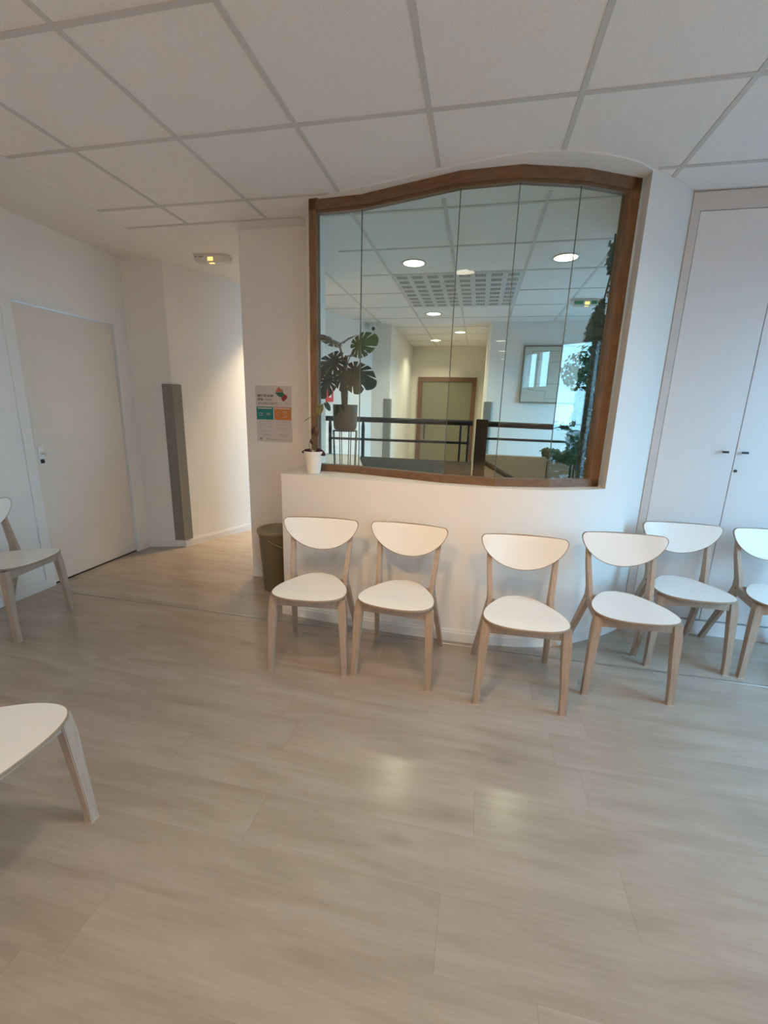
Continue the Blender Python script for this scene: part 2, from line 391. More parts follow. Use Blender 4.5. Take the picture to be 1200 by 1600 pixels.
# grid beyond the glass
x = -1.498-.6
while x < 3.1:
    y0 = 2.9 if -1.05 < x < .75 else 3.66
    box(bm, x-hw, x+hw, y0, 6.57 if not (-1.37 < x < .05) else 8.9, zt, CEIL+.002); x += .6
y = 3.026; k = 0
while y < 8.9:
    xl = -1.14 if y < 3.2 else -1.2
    xl = xl if y < 4.5 else -2.83+(y-3.66)*.388
    xr = .80 if y < 3.62 else 3.1
    if y > 6.57: xl, xr = -1.37, .05
    if y < 3.1: box(bm, -1.1, .8, y-hw, y+hw, zt-.0003, CEIL+.002)
    else: box(bm, xl, xr, y-hw, y+hw, zt-.0003, CEIL+.002)
    y += .645
struct('trim_2', bm, M['tee'], 'grey metal grid between the ceiling tiles', 'ceiling grid')
bm = bmesh.new()
prism(bm, [(LX, BY), (-2.5, BY), (-2.515, 2.09), (-2.59, 3.026), (-1.25, 3.026), (-1.25, 3.2), (-1.79, 3.2), (-1.79, 4.4), (-2.5, 4.5), (-2.83, 3.66), (LX, 3.56)], CEIL-.006, CEIL+.002)
cc = [(-.95, 2.735), (-.6, 2.66), (-.2, 2.555), (0, 2.51), (.136, 2.49), (.301, 2.505), (.42, 2.535), (.513, 2.571), (.60, 2.612), (.68, 2.660)]
prism(bm, cc + [Fs[iJ]] + list(reversed([(x, y+.03) for x, y in P])), CEIL-.006, CEIL+.002)
struct('trim_3', bm, M['plaster_ceiling'], 'smooth plaster margin around the ceiling tiles', 'ceiling trim')

# ------------------------------------------------------------------ glazed partition
w1 = thing('window_1', 'faceted glass partition in an oak frame standing on the half wall', 'window', (-.15, 2.7, ZL)); w1['kind'] = 'structure'
def rail(z0, z1, d0, d1):
    bm = bmesh.new(); a = offset(P, -d0); b = offset(P, -d1)
    for i in range(len(P)-1): prism(bm, [a[i], a[i+1], b[i+1], b[i]], z0, z1)
    return bm
fr = obj('window_frame', rel(rail(CEIL-.062, CEIL, 0, .06), w1), M['oak_rail_shaded'], w1)
obj('window_sill', rel(rail(ZL, ZL+.046, 0, .06), w1), M['oak_rail_shaded'], w1)
bm = rail(CEIL-.076, CEIL-.062, .012, .048)
obj('glazing_bead', rel(bm, w1), M['oak_rail_shaded'], w1)
Po = offset(P, -.06)
def along(p, q, t): return (p[0]+(q[0]-p[0])*t, p[1]+(q[1]-p[1])*t)
bm = bmesh.new(); prism(bm, [P[0], along(P[0], P[1], .14), along(Po[0], Po[1], .14), Po[0]], ZL, CEIL)
obj('frame_post', rel(bm, w1), M['oak'], w1)
bm = bmesh.new(); prism(bm, [along(P[5], P[4], .14), P[5], Po[5], along(Po[5], Po[4], .14)], ZL, CEIL)
prism(bm, [along(P[5], P[4], .19), along(P[5], P[4], .14), along(Po[5], Po[4], .14), along(Po[5], Po[4], .19)], ZL+.046, CEIL-.07)
obj('frame_post', rel(bm, w1), M['oak'], w1)
ga = offset(P, -.026); gb = offset(P, -.034)
for i in range(5):
    t0, t1 = (.14 if i == 0 else .004), (.82 if i == 4 else .996)
    bm = bmesh.new(); prism(bm, [along(ga[i], ga[i+1], t0), along(ga[i], ga[i+1], t1), along(gb[i], gb[i+1], t1), along(gb[i], gb[i+1], t0)], ZL+.03, CEIL-.064)
    obj('pane', rel(bm, w1), M['glass'], w1)
    if i:
        c = ((ga[i][0]+gb[i][0])/2, (ga[i][1]+gb[i][1])/2)
        bm = bmesh.new(); box(bm, c[0]-.0022, c[0]+.0022, c[1]-.0045, c[1]+.0045, ZL+.03, CEIL-.064)
        obj('pane_joint', rel(bm, w1), M['seal'], w1)

# ------------------------------------------------------------------ chairs
OY = -.2
def sharp(bm):
    bmesh.ops.recalc_face_normals(bm, faces=bm.faces)
    for e in bm.edges:
        if e.calc_face_angle(0) > .35: e.smooth = False
def chair_proto(label):
    t = thing('dining_chair', label, 'chair')
    hp = [(0, -.045), (.07, -.042), (.125, -.031), (.167, -.010), (.193, .023), (.202, .065), (.199, .11), (.186, .16), (.160, .215), (.124, .272), (.072, .326), (0, .350)]
    hs = catmull([(x, y, 0) for x, y in hp], 4)
    out = [(p.x, p.y) for p in hs] + [(-p.x, p.y) for p in reversed(hs[1:-1])]
    def seat_z(x, y): return .0 + .010*(abs(x)/.2)**2*.6 - .006*math.sin(max(0, min(1, (y+.04)/.39))*PI) 
    bm = bmesh.new()
    # layered seat: side ring (ply) and laminate faces built on concentric rings
    cx, cy = 0, .14
    def ring(s, z, inset=0):
        r_ = []
        for x, y in out:
            dx, dy = x-cx, y-cy; L_ = math.hypot(dx, dy); q = s*(L_-inset)/L_
            X, Y = cx+dx*q, cy+dy*q
            r_.append(bm.verts.new((X, Y+OY, z+seat_z(X, Y))))
        return r_
    levels = [(1, .443, .002, 0), (1, .4445, 0, 0), (1, .4520, 0, 0), (1, .4545, .0035, 1), (.75, .455, 0, 1), (.5, .455, 0, 1), (.25, .455, 0, 1)]
    rs = [ring(s, z, i) for s, z, i, m in levels]; n = len(out)
    for j in range(len(rs)-1):
        for k in range(n):
            f = bm.faces.new([rs[j][k], rs[j][(k+1) % n], rs[j+1][(k+1) % n], rs[j+1][k]]); f.material_index = 1 if j >= 3 else 0; f.smooth = True
    f = bm.faces.new(rs[-1]); f.material_index = 1; f.smooth = True
    f = bm.faces.new(list(reversed(rs[0]))); f.material_index = 0
    sharp(bm)
    obj('seat', bm, [M['ply'], M['laminate']], t)
    # backrest
    a, top, bot = .222, .792, .606
    pts = []
    for k in range(13): 
        x = -a+.022+(2*a-.044)*k/12; pts.append((x, top-.003*(x/a)**2))
    # right corner then lower curve
    for k in range(1, 6):
        an = PI/2*(1-k/5)
        pts.append((a-.022+.022*math.cos(an), top-.025+.022*math.sin(an)))
    m_ = 30
    for k in range(1, m_):
        an = -PI*k/m_
        c_, s_ = math.cos(an), math.sin(an)
        pts.append((a*c_, (top-.025)-(top-.025-bot)*abs(s_)**1.25))
    for k in range(5):
        an = PI - PI/2*k/5
        pts.append((-a+.022+.022*math.cos(an), top-.025+.022*math.sin(an)))
    def bp_(x, z, d): return Vector((x, .355+(z-.7)*.22 - .85*x*x*.75 + d + OY, z))
    bm = bmesh.new(); nz = 10
    n = len(pts); czm = .71
    def bring(s, d, inset=0):
        o_ = []
        for x, z in pts:
            dx, dz = x, z-czm; L_ = math.hypot(dx, dz); q = s*(L_-inset)/L_
            o_.append(bm.verts.new(bp_(dx*q, czm+dz*q, d)))
        return o_
    seq = [(.3, .006, 0, 0), (.65, .006, 0, 0), (1, .006, .0015, 0), (1, .005, 0, 0), (1, -.0045, 0, 0), (1, -.006, .0045, 1), (.75, -.006, 0, 1), (.5, -.006, 0, 1), (.25, -.006, 0, 1)]
    rs = [bring(s, d_, i_) for s, d_, i_, _ in seq]
    for j in range(len(rs)-1):
        for k in range(n):
            f = bm.faces.new([rs[j][k], rs[j][(k+1) % n], rs[j+1][(k+1) % n], rs[j+1][k]]); f.material_index = 1 if (j >= 5 or j < 2) else 0; f.smooth = True
    f = bm.faces.new(rs[-1]); f.material_index = 1; f.smooth = True; f = bm.faces.new(rs[0]); f.material_index = 1; f.smooth = True
    sharp(bm)
    obj('backrest', bm, [M['ply'], M['laminate']], t)
    def bev(bm, o=.003):
        bmesh.ops.remove_doubles(bm, verts=bm.verts, dist=1e-5)
        bmesh.ops.bevel(bm, geom=[e for e in bm.edges if e.calc_face_angle(0) > .5], offset=o, segments=2, affect='EDGES'); return bm
    for s in (-1, 1):
        bm = bmesh.new()
        loft(bm, [rect((s*.206, .012+OY, 0), .030, .028), rect((s*.203, .017+OY, .10), .033, .031), rect((s*.190, .034+OY, .36), .044, .038), rect((s*.184, .044+OY, .438), .040, .038)])
        obj('leg', bev(bm), M['birch'], t)
        bm = bmesh.new()
        loft(bm, [rect((s*.206, .466+OY, 0), .026, .030), rect((s*.190, .405+OY, .16), .026, .040), rect((s*.166, .325+OY, .36), .026, .056), rect((s*.156, .300+OY, .43), .026, .066),
                  rect((s*.157, .304+OY, .48), .026, .052), rect((s*.168, .347+OY, .62), .026, .036), rect((s*.174, .3655+OY, .712), .024, .020)])
        obj('leg', bev(bm), M['birch'], t)
        # side rail
        bm = bmesh.new()
        def vr(c, wx, hz): 
            x, y, z = c; return [(x-wx/2, y+OY, z-hz/2), (x+wx/2, y+OY, z-hz/2), (x+wx/2, y+OY, z+hz/2), (x-wx/2, y+OY, z+hz/2)]
        loft(bm, [vr((s*.180, .055, .415), .020, .050), vr((s*.170, .18, .414), .020, .044), vr((s*.158, .285, .418), .020, .055)])
        r_ = obj('side_rail', bev(bm, .002), M['birch'], t)
        bm = bmesh.new(); tube(bm, [(s*.160, .292+OY, .430), (s*.1705, .292+OY, .430)], .0055, 10)
        obj('bolt', bm, M['dark_metal'], r_)
    # front apron, lower edge slightly arched
    bm = bmesh.new(); secs = []
    for k in range(9):
        x = -.166+.332*k/8; u = 1-(x/.166)**2
        y = .036-.012*u; zb = .383+.012*u*.6
        secs.append([(x, y-.009+OY, zb), (x, y+.009+OY, zb), (x, y+.009+OY, .441), (x, y-.009+OY, .441)])
    loft(bm, secs); obj('apron', bm, M['birch'], t)
    bm = bmesh.new(); box(bm, -.145, .145, .296+OY, .312+OY, .39, .437); obj('rear_rail', bm, M['birch'], t)
    return t
def dup(root):
    r_ = root.copy(); C.objects.link(r_)
    for ch in list(root.children):
        c = ch.copy(); C.objects.link(c); c.parent = r_
        for g in ch.children:
            e = g.copy(); C.objects.link(e); e.parent = c
    return r_
proto = chair_proto('')
G = 'white and birch chairs around the waiting room'
CH = [
 (-.812, 1.945, 6.5, 'white seated chair with pale wooden legs nearest the bin, leftmost along the half wall'),
 (-.356, 1.973, -3.3, 'white chair with pale wooden legs second from the bin along the half wall'),
 (.300, 1.925, 2.2, 'white chair with pale wooden legs, third from the bin, at the middle of the wall'),
 (.855, 2.143, 3.3, 'white chair with pale wooden legs, fourth from the bin, where the wall curves away'),
 (1.279, 2.515, 1.6, 'white chair with pale wooden legs against the seam of the cupboard doors'),
 (1.765, 2.515, 0, 'white chair cut off by the right edge of the photo in front of the cupboard'),
 (-2.622, 2.02, 98, 'white chair beside the plain door on the left wall, backrest mostly out of frame'),
 (-1.203, .765, 90, 'nearest white chair, lower left, only its seat corner and one leg in view'),
]
for i, (x, y, a, lab) in enumerate(CH):
    o = proto if i == 0 else dup(proto)
    th = math.radians(a)
    off = Vector((-math.sin(th)*(-OY)*-1*-1, math.cos(th)*(-OY), 0))   # from front-feet line back to the footprint centre
    o.location = (x - math.sin(th)*.2, y + math.cos(th)*.2, .0005); o.rotation_euler = (0, 0, th)
    o['label'] = lab; o['group'] = G; o['category'] = 'chair'

# ------------------------------------------------------------------ cupboard
cb = thing('built_in_cupboard', 'white floor-to-ceiling built-in cupboard with two doors behind the chairs on the right', 'cupboard', (1.6, 3.02, 0))
CY = 3.014
bm = bmesh.new()
box(bm, 1.078, 1.122, CY, CY+.06, 0, CEIL-.008); box(bm, 1.122, RX-.002, CY, CY+.06, 2.545, CEIL-.008); box(bm, 1.122, RX-.002, CY+.03, CY+.6, 0, 2.545)
obj('carcass', rel(bm, cb), M['stile'], cb)
obj('plinth', rel(bbox(1.122, RX-.002, CY+.001, CY+.029, 0, .10), cb), M['cupboard'], cb)
for i, (a, b) in enumerate([(1.124, 1.5455), (1.5495, 1.972), (1.976, 2.398)]):
    dr = obj('door', rel(bbox(a, b, CY-.001, CY+.026, .112, 2.542, .0015, 1), cb), M['cupboard'], cb)
    if i < 2:
        hx = 1.482 if i == 0 else 1.586
        bm = bmesh.new(); tube(bm, [(hx, CY+.001, 1.226), (hx, CY-.022, 1.226)], .0055)
        box(bm, hx-.016, hx+.016, CY-.031, CY-.021, 1.2195, 1.2325)
        kn = obj('knob', rel(bm, cb), M['dark_metal'], dr)
    if i == 1:
        bm = bmesh.new(); tube(bm, [(1.566, CY+.001, 1.112), (1.566, CY-.006, 1.112)], .009, 14)
        obj('keyhole', rel(bm, cb), M['dark_metal'], dr)

# ------------------------------------------------------------------ corner guards
def guard(name, corner, d1, d2, z0, z1, label, w=.10, t=.02):
    """L-shaped soft guard around a wall corner; d1,d2 unit directions along the two faces (away from corner)"""
    c = Vector(corner); a = Vector(d1).normalized(); b = Vector(d2).normalized()
    n = -(a+b).normalized()
    na = Vector((-a.y, a.x)); na = na if na.dot(n) > 0 else -na
    nb = Vector((-b.y, b.x)); nb = nb if nb.dot(n) > 0 else -nb
    e = .001
    pts = [c+a*w+na*e, c+a*w+na*t*.7, c+a*(w-.01)+na*t, c+a*.01+na*t, c+n*t*1.25, c+b*.01+nb*t, c+b*(w-.01)+nb*t, c+b*w+nb*t*.7, c+b*w+nb*e, c+n*e*1.2]
    bm = pprism([tuple(p) for p in pts], z0, z1)
    o = obj(name, bm, M['guard']); tag(o, label, 'corner guard'); return o
hd_ = (A1[0]-A0[0], A1[1]-A0[1])
guard('corner_guard', A0, (-.34, -.10), hd_, .075, 1.595, 'tall grey padded guard on the wall corner right of the white door', .085, .022)
guard('corner_guard', (-1.36, 6.68), (-.29, .02), (-.01, 2.2), .30, 1.58, 'small grey corner guard on the corridor corner left, seen through the glass', .09)
guard('corner_guard', (.09, 6.57), (1, 0), (-.04, .3), .30, 1.57, 'small grey corner guard at the right corridor corner below the picture wall', .09)

# ------------------------------------------------------------------ poster
ps = thing('poster', 'small white poster with teal and orange panels on the wall left of the glass', 'poster', (-1.5525, 3.148, 1.36), 0)
PW, PH = .297, .425
def T_(o): return lambda x, y, z: Vector((x, -z, y))
def sheet(name, pts, z0, z1, m, parent):
    bm = bmesh.new(); prism(bm, pts, z0, z1, 0, T_(None)); return obj(name, bm, m, parent)
def rc(x0, x1, y0, y1): return [(x0, y0), (x1, y0), (x1, y1), (x0, y1)]
sheet('sheet', rc(-PW/2, PW/2, -PH/2, PH/2), -.0015, .0005, M['paper'], ps)
sheet('teal_panel', rc(-.144, -.004, -.042, .055), .0005, .0009, M['teal'], ps)
sheet('orange_panel', rc(.004, .144, -.042, .055), .0005, .0009, M['orange'], ps)
sheet('caption_bar', rc(-.134, -.014, .040, .048), .0009, .0012, M['paper'], ps)
sheet('caption_bar', rc(.010, .134, .040, .048), .0009, .0012, M['paper'], ps)
def text(s, size, x, y, z, m, parent, align='LEFT', name='lettering', sx=1, bold=0):
    cu = bpy.data.curves.new('t', 'FONT'); cu.body = s; cu.size = size; cu.align_x = align; cu.extrude = .0001; cu.offset = bold
    o = bpy.data.objects.new('t', cu); C.objects.link(o)
    bpy.context.view_layer.update()
    me = bpy.data.meshes.new_from_object(o.evaluated_get(bpy.context.evaluated_depsgraph_get()))
    bpy.data.objects.remove(o); bpy.data.curves.remove(cu)
    me.transform(Matrix(((sx, 0, 0, x), (0, 0, -1, -z), (0, 1, 0, y), (0, 0, 0, 1))))
    me.materials.clear(); me.materials.append(m)
    t = bpy.data.objects.new(name, me); C.objects.link(t); t.parent = parent; return t
text('METS TON GRAIN', .0235, -.131, .130, .0008, M['ink'], ps, sx=.68, bold=.0009)
text('DE SEL', .0235, -.131, .102, .0008, M['ink'], ps, sx=.68, bold=.0009)
text('AILLEURS', .0235, -.071, .102, .0008, M['ink'], ps, sx=.62)
text("QUE DANS L'ASSIETTE !", .0235, -.131, .073, .0008, M['ink'], ps, sx=.68)
# mittens, on the sheet
sheet('mitten', [(.015, .165), (.045, .203), (.082, .178), (.080, .168), (.018, .168)], .0005, .0009, M['mit_orange'], ps)
sheet('mitten', [(.015, .165), (.080, .167), (.092, .150), (.070, .125), (.040, .135)], .0005, .0008, M['mit_green'], ps)
sheet('mitten', [(.066, .120), (.092, .152), (.116, .140), (.112, .122), (.086, .098), (.070, .106)], .0009, .0012, M['mit_red'], ps)
bm = bmesh.new(); pt = [(.128, .2), (.118, .11), (.108, .078)]
for (x0, x1, y0, y1) in ((.088, .135, .0755, .0765), (.112, .118, .077, .083), (.104, .108, .078, .09), (.122, .1226, .08, .205)):
    prism(bm, rc(x0, x1, y0, y1), .0005, .0009, 0, T_(None))
obj('figure_drawing', bm, M['ink_grey'], ps)
# icons in panels
bm = bmesh.new()
def ringp(cx, cy, r1, r2, n=16, a0=0, a1=2*PI):
    o_ = [(cx+r1*math.cos(a0+(a1-a0)*k/n), cy+r1*math.sin(a0+(a1-a0)*k/n)) for k in range(n+1)]
    i_ = [(cx+r2*math.cos(a0+(a1-a0)*k/n), cy+r2*math.sin(a0+(a1-a0)*k/n)) for k in range(n+1)]
    return o_+list(reversed(i_))
for cx, r_ in ((-.112, .012), (-.096, .009)): prism(bm, ringp(cx, -.002, r_, r_-.002, 14, .3, 5.9), .0009, .0012, 0, T_(None))
for y in (.006, -.004): prism(bm, rc(-.062, -.028, y-.0015, y+.0015), .0009, .0012, 0, T_(None))
bm.free()
for cx, r_ in ((-.112, .012), (-.096, .009)): sheet('icon', ringp(cx, -.002, r_, r_-.002, 14, .3, 5.9), .0009, .0012, M['paper'], ps)
for y in (.006, -.004): sheet('text_line', rc(-.062, -.028, y-.0015, y+.0015), .0009, .0012, M['paper'], ps)
bm = bmesh.new()
for cx in (.035, .10): prism(bm, ringp(cx, .002, .014, .012, 14, .2, 6.0), .0009, .0012, 0, T_(None))
for y in (.020, -.020): prism(bm, rc(.075, .11, y-.0015, y+.0015), .0009, .0012, 0, T_(None))
bm.free()
for cx in (.035, .10): sheet('icon', ringp(cx, .002, .014, .012, 14, .2, 6.0), .0009, .0012, M['paper'], ps)
for y in (.020, -.020): sheet('text_line', rc(.075, .11, y-.0015, y+.0015), .0009, .0012, M['paper'], ps)
bm = bmesh.new(); random.seed(3)
for (x0, x1, y) in ((-.118, -.022, -.056), (-.125, -.10, -.075), (-.088, -.062, -.075), (-.048, -.02, -.075), (-.125, -.10, -.092), (-.09, -.06, -.092), (-.05, -.02, -.094), (-.048, -.02, -.099),
    (-.125, -.075, -.130), (-.125, -.08, -.137), (-.06, -.02, -.132), (-.1, -.04, -.155), (-.09, -.03, -.162),
    (.02, .13, -.060), (.012, .135, -.078), (.04, .11, -.108), (.05, .105, -.125), (.035, .12, -.150), (.03, .125, -.158), (.05, .11, -.166),
    (-.065, .02, -.190), (.04, .09, -.196), (.108, .135, -.199), (-.06, .01, -.196)):
    x = x0; bm = bmesh.new()
    while x < x1:
        w = random.uniform(.003, .009); prism(bm, rc(x, min(x+w, x1), y-.0011, y+.0011), .0005, .0009, 0, T_(None)); x += w+.0018
    obj('text_line', bm, M['ink_grey'], ps)
sheet('emblem', ringp(-.115, -.190, .008, .003, 12), .0005, .0009, M['ink'], ps); sheet('emblem', rc(-.072, -.067, -.194, -.186), .0005, .0009, M['ink'], ps)

# ------------------------------------------------------------------ bin
bn = thing('waste_bin', 'olive brown round plastic bin with lid between poster wall and half wall', 'bin', (-1.475, 2.965, 0))
obj('body', plathe([(0, .003), (.098, .003), (.104, .008), (.132, .455), (.137, .462), (.137, .468), (.128, .468), (.100, .02), (0, .02)], 48), M['bin'], bn, True)
lid = obj('lid', plathe([(.133, .466), (.142, .469), (.146, .478), (.144, .494), (.136, .502), (.120, .503), (.113, .497), (.110, .488), (0, .487)], 48), M['bin_lid'], bn, True)
hpts = [(.150*math.sin(t), -.139*math.cos(t), .435-.085*math.sin(t)) for t in [PI*(i/20) for i in range(21)]]
obj('handle', ptube(hpts, .0065, 8), M['bin_lid'], bn, True)

# ------------------------------------------------------------------ emergency lights
def emergency(x, y, rz, label, green=False):
    t = thing('emergency_light', label, 'emergency light', (x, y, CEIL-.006), rz)
    bm = bmesh.new(); prism(bm, [(-.15, -.045), (.11, -.045), (.16, 0), (.16, .05), (-.15, .05)], -.008, 0); obj('base_plate', bm, M['white_paint'], t)
    bm = bmesh.new()
    loft(bm, [[(-.145, -.04, -.008), (.105, -.04, -.008), (.155, .0, -.008), (.155, .045, -.008), (-.145, .045, -.008)],
              [(-.142, -.038, -.05), (.10, -.038, -.05), (.148, .0, -.05), (.148, .04, -.05), (-.142, .04, -.05)],
              [(-.12, -.03, -.064), (.09, -.03, -.064), (.13, .0, -.064), (.13, .032, -.064), (-.12, .032, -.064)]])
    bmesh.ops.bevel(bm, geom=list(bm.edges), offset=.003, segments=2, affect='EDGES')
    obj('housing', bm, M['lamp_glass'], t)
    bm = bmesh.new(); box(bm, -.022, .022, -.041, -.0375, -.052, -.026); box(bm, -.02, .02, -.02, .0, -.0655, -.0635)
    obj('bulb', bm, M['lamp_warm'], t)
    bm = bmesh.new()
    for (a, b) in ((-.135, -.118), (-.1, -.085), (-.08, -.065)): box(bm, a, b, -.0405, -.038, -.026, -.018)
    obj('label_plate', bm, M['ink_grey'], t)
    if green:
        for a, b in ((-.13, -.04), (.04, .1)): obj('pictogram', bbox(a, b, -.042, -.038, -.05, -.015), M['green'], t)
    return t
emergency(-2.29, 3.60, .08, 'white emergency light glowing amber on the ceiling of the hallway')
emergency(1.06, 5.42, 0, 'emergency light with green sign on the lobby ceiling beyond the glass', True)

# ------------------------------------------------------------------ ceiling air grille
gx0, gx1, gy0, gy1 = -.898, .302, 4.316, 5.606
gr = thing('ceiling_grille', 'slotted metal air grille panel in the lobby ceiling', 'grille', (-.3, 4.96, CEIL))
obj('panel', rel(bbox(gx0+.012, gx1-.012, gy0+.012, gy1-.012, CEIL-.006, CEIL-.0005), gr), M['grille'], gr)
for j in range(8):
    for i in range(8):
        bm = bmesh.new()
        cx = gx0+.012+(gx1-gx0-.024)*(i+.5)/8; cy = gy0+.012+(gy1-gy0-.024)*(j+.5)/8
        for k in range(8):
            x = cx+(k-3.5)*.0125; box(bm, x-.0027, x+.0027, cy-.042, cy+.042, CEIL-.0072, CEIL-.0055)
        if (i+j*8) < 64: obj('slot_group', rel(bm, gr), M['slot'], gr)

# ------------------------------------------------------------------ downlights
def downlight(x, y, label, power, tint=(1, .90, .64), aim=None, spread=2.2):
    t = thing('downlight', label, 'ceiling lamp', (x, y, CEIL), 0, 'round recessed downlights')
    obj('trim_ring', plathe([(.088, -.001), (.090, -.006), (.104, -.0085), (.108, -.004), (.106, .001)], 40), M['trimring'], t, True)
    bm = bmesh.new(); lathe(bm, [(.089, -.0025), (.06, -.0045), (0, -.005)], 32)
    obj('diffuser', bm, M['downlight_emit'], t)
    L = bpy.data.lights.new('bulb', 'AREA'); L.shape = 'DISK'; L.size = .16; L.energy = power; L.color = tint; L.spread = spread
    o = bpy.data.objects.new('bulb', L); C.objects.link(o); o.parent = t; o.location = (0, 0, -.014)
    if aim: o.location.z = -.07; o.rotation_euler = (Vector(aim)-Vector((x, y, CEIL-.07))).to_track_quat('-Z', 'Y').to_euler()
    return t
LP = 16
for x, y, p, lab in [(-.64, 4.02, 7, 'round glowing downlight on the lobby ceiling left of the grille front'),
                  (.59, 4.03, 7, 'round glowing downlight on the lobby ceiling right of the grille, near the ivy'),
                  (-.67, 6.0, LP, 'round glowing downlight on the ceiling just behind the grille'),
                  (-.38, 7.36, LP*.7, 'small glowing downlight in the corridor ceiling, nearer of two'),
                  (-.85, 8.15, LP*.7, 'small glowing downlight at the far end of the corridor ceiling')]:
    downlight(x, y, lab, p)
downlight(-2.05, 4.75, 'downlight over the hallway behind the poster wall', 24, (1, .70, .38), spread=1.6)
for x, y, p in [(-.15, -3.0, 50), (-.15, -4.3, 50), (-.15, -5.7, 50), (-2.1, -3.6, 50), (1.6, -3.6, 50), (-2.1, -5.4, 50), (1.6, -5.4, 50)]:  # the four side lamps are unseen, added to spread warm fill
    downlight(x, y, 'round downlight in the ceiling behind the viewer; side pairs are added warm fill', p*.9, (1, .62, .26))
for x, y in [(-.35, .95), (1.0, -.1)]: downlight(x, y, 'unseen fill lamp added in the ceiling just above the viewer', 8, (1, .80, .56))  # unseen lamps added to brighten the floor and seats
for x, y, a in [(-.75, .15, (-.55, 2.52, .85)), (.55, .15, (.15, 2.52, .85))]:
    downlight(x, y, 'tilted downlight in the ceiling just above the viewer, aimed at the chairs', 2.5, (1, .60, .24), a, 1.15)

# ------------------------------------------------------------------ lobby: parapet, panel, railings
struct('wall_parapet', pprism([(-.83, 2.97), (-.02, 2.90), (-.03, 3.94), (-1.07, 3.94)], 0, .982), M['slate'], 'dark grey parapet top behind the glass', 'parapet')
struct('floor_bounce_absorber', bbox(-1.2, 2.38, 3.95, 6.56, -.02, .004), M['slate'], 'unseen dark slab added over the lobby floor to absorb bounced light', 'floor')  # unseen slab, added to dim the bounce onto the lobby ceiling
struct('wall_stair', pprism([(.09, 4.65), (2.39, 4.65), (2.39, 4.75), (.09, 4.75)], 0, .985), M['beige'], 'beige low wall of the stairwell behind the glass', 'low wall')
bm = bmesh.new()
for x in (.72, .98, 1.3): box(bm, x, x+.012, 4.646, 4.651, .2, .95)
struct('trim_4', bm, M['slate'], 'thin joints in the beige stairwell wall', 'trim')
RY = 3.9
rl = thing('railing', 'black metal railing left of the square post beyond the glass', 'railing', (-.7, RY, .98))
obj('handrail', rel(ptube([(-1.40, RY, 1.325), (-.75, RY, 1.325), (-.045, RY, 1.325)], .024, 14), rl), M['black'], rl, True)
obj('lower_bar', rel(ptube([(-1.36, RY, 1.143), (-.06, RY, 1.150)], .0115, 10), rl), M['black'], rl, True)
for x in (-1.355, -1.035, -.145, -.075):
    obj('post', rel(ptube([(x, RY, .995 if x < -1.07 else .982), (x, RY, 1.27), (x, RY, 1.31)], [.016, .016, .009] if x < -.2 else .010, 10), rl), M['black'], rl)
rr = thing('railing', 'black metal railing right of the square post, running to the ivy', 'railing', (.45, RY, .98))
obj('handrail', rel(ptube([(.06, RY, 1.322), (.92, RY, 1.312)], .024, 14), rr), M['black'], rr, True)
obj('lower_bar', rel(ptube([(.06, RY, 1.197), (.80, RY, 1.195)], .0105, 10), rr), M['black'], rr, True)
obj('post', rel(ptube([(.80, RY, .0), (.80, RY, 1.30)], .011, 10), rr), M['black'], rr)
nw = obj('square_post', bbox(-.012, .068, 3.06, 3.14, 0, 1.372, .003, 1), M['black']); tag(nw, 'thick black square post behind the middle of the glass', 'post')
sh = obj('stair_handrail', ptube([(.062, 3.58, 1.03), (.30, 3.58, .905), (.70, 3.58, .69)], .020, 12), M['black'], None, True); tag(sh, 'black handrail sloping down the stairwell right of the square post', 'handrail')

# end-wall door
dd = thing('door_2', 'olive double door in a brown wooden frame at the end of the corridor', 'door', (-.655, 8.88, 0)); dd['kind'] = 'structure'
bm = bmesh.new(); box(bm, -1.225, -1.14, 8.84, 8.899, 0, 2.07); box(bm, -.17, -.085, 8.84, 8.899, 0, 2.07); box(bm, -1.14, -.17, 8.84, 8.899, 1.985, 2.07)
obj('door_frame', rel(bm, dd), M['brown_wood'], dd)
lf = obj('door_leaf', rel(bbox(-1.138, -.172, 8.86, 8.895, .01, 1.983), dd), M['olive_door'], dd)
obj('pull_bar', rel(ptube([(-1.06, 8.82, .85), (-1.06, 8.82, 1.16)], .012), dd), M['dark_metal'], lf)
bm = bmesh.new(); tube(bm, [(-.235, 8.86, 1.15), (-.235, 8.82, 1.15)], .028, 14); obj('handle', rel(bm, dd), M['metal'], lf)

# framed picture
pf = thing('framed_picture', 'large framed line drawing on the lobby wall beyond the glass', 'picture', (1.0, 6.565, 1.95))
w, h = .455, .385
bm = bmesh.new()
for (x0, x1, y0, y1) in ((-w, w, h-.018, h), (-w, w, -h, -h+.018), (-w, -w+.018, -h+.018, h-.018), (w-.018, w, -h+.018, h-.018)): prism(bm, rc(x0, x1, y0, y1), 0, .03, 0, T_(None))
obj('frame', bm, M['art_frame'], pf)
sheet('print', rc(-w+.018, w-.018, -h+.018, h-.018), 0, .012, M['art_paper'], pf)
bm = bmesh.new()
def poly_line(P_, t=.006):
    for (a, b) in zip(P_, P_[1:]):
        a = Vector(a); b = Vector(b); n = (b-a).normalized(); n = Vector((-n.y, n.x))*t/2; e = (b-a).normalized()*t/2
        prism(bm, [tuple(a-e-n), tuple(b+e-n), tuple(b+e+n), tuple(a-e+n)], .012, .0135, 0, T_(None))
poly_line([(-.36, -.02), (-.33, .31), (.28, .31)]); poly_line([(-.33, .2), (-.14, .2), (-.11, .14), (-.12, -.09)])
poly_line([(-.12, .16), (.16, .18), (.17, .09), (.14, .08)]); poly_line([(-.35, -.13), (-.35, -.2), (-.11, -.22), (-.12, -.32), (.33, -.32)])
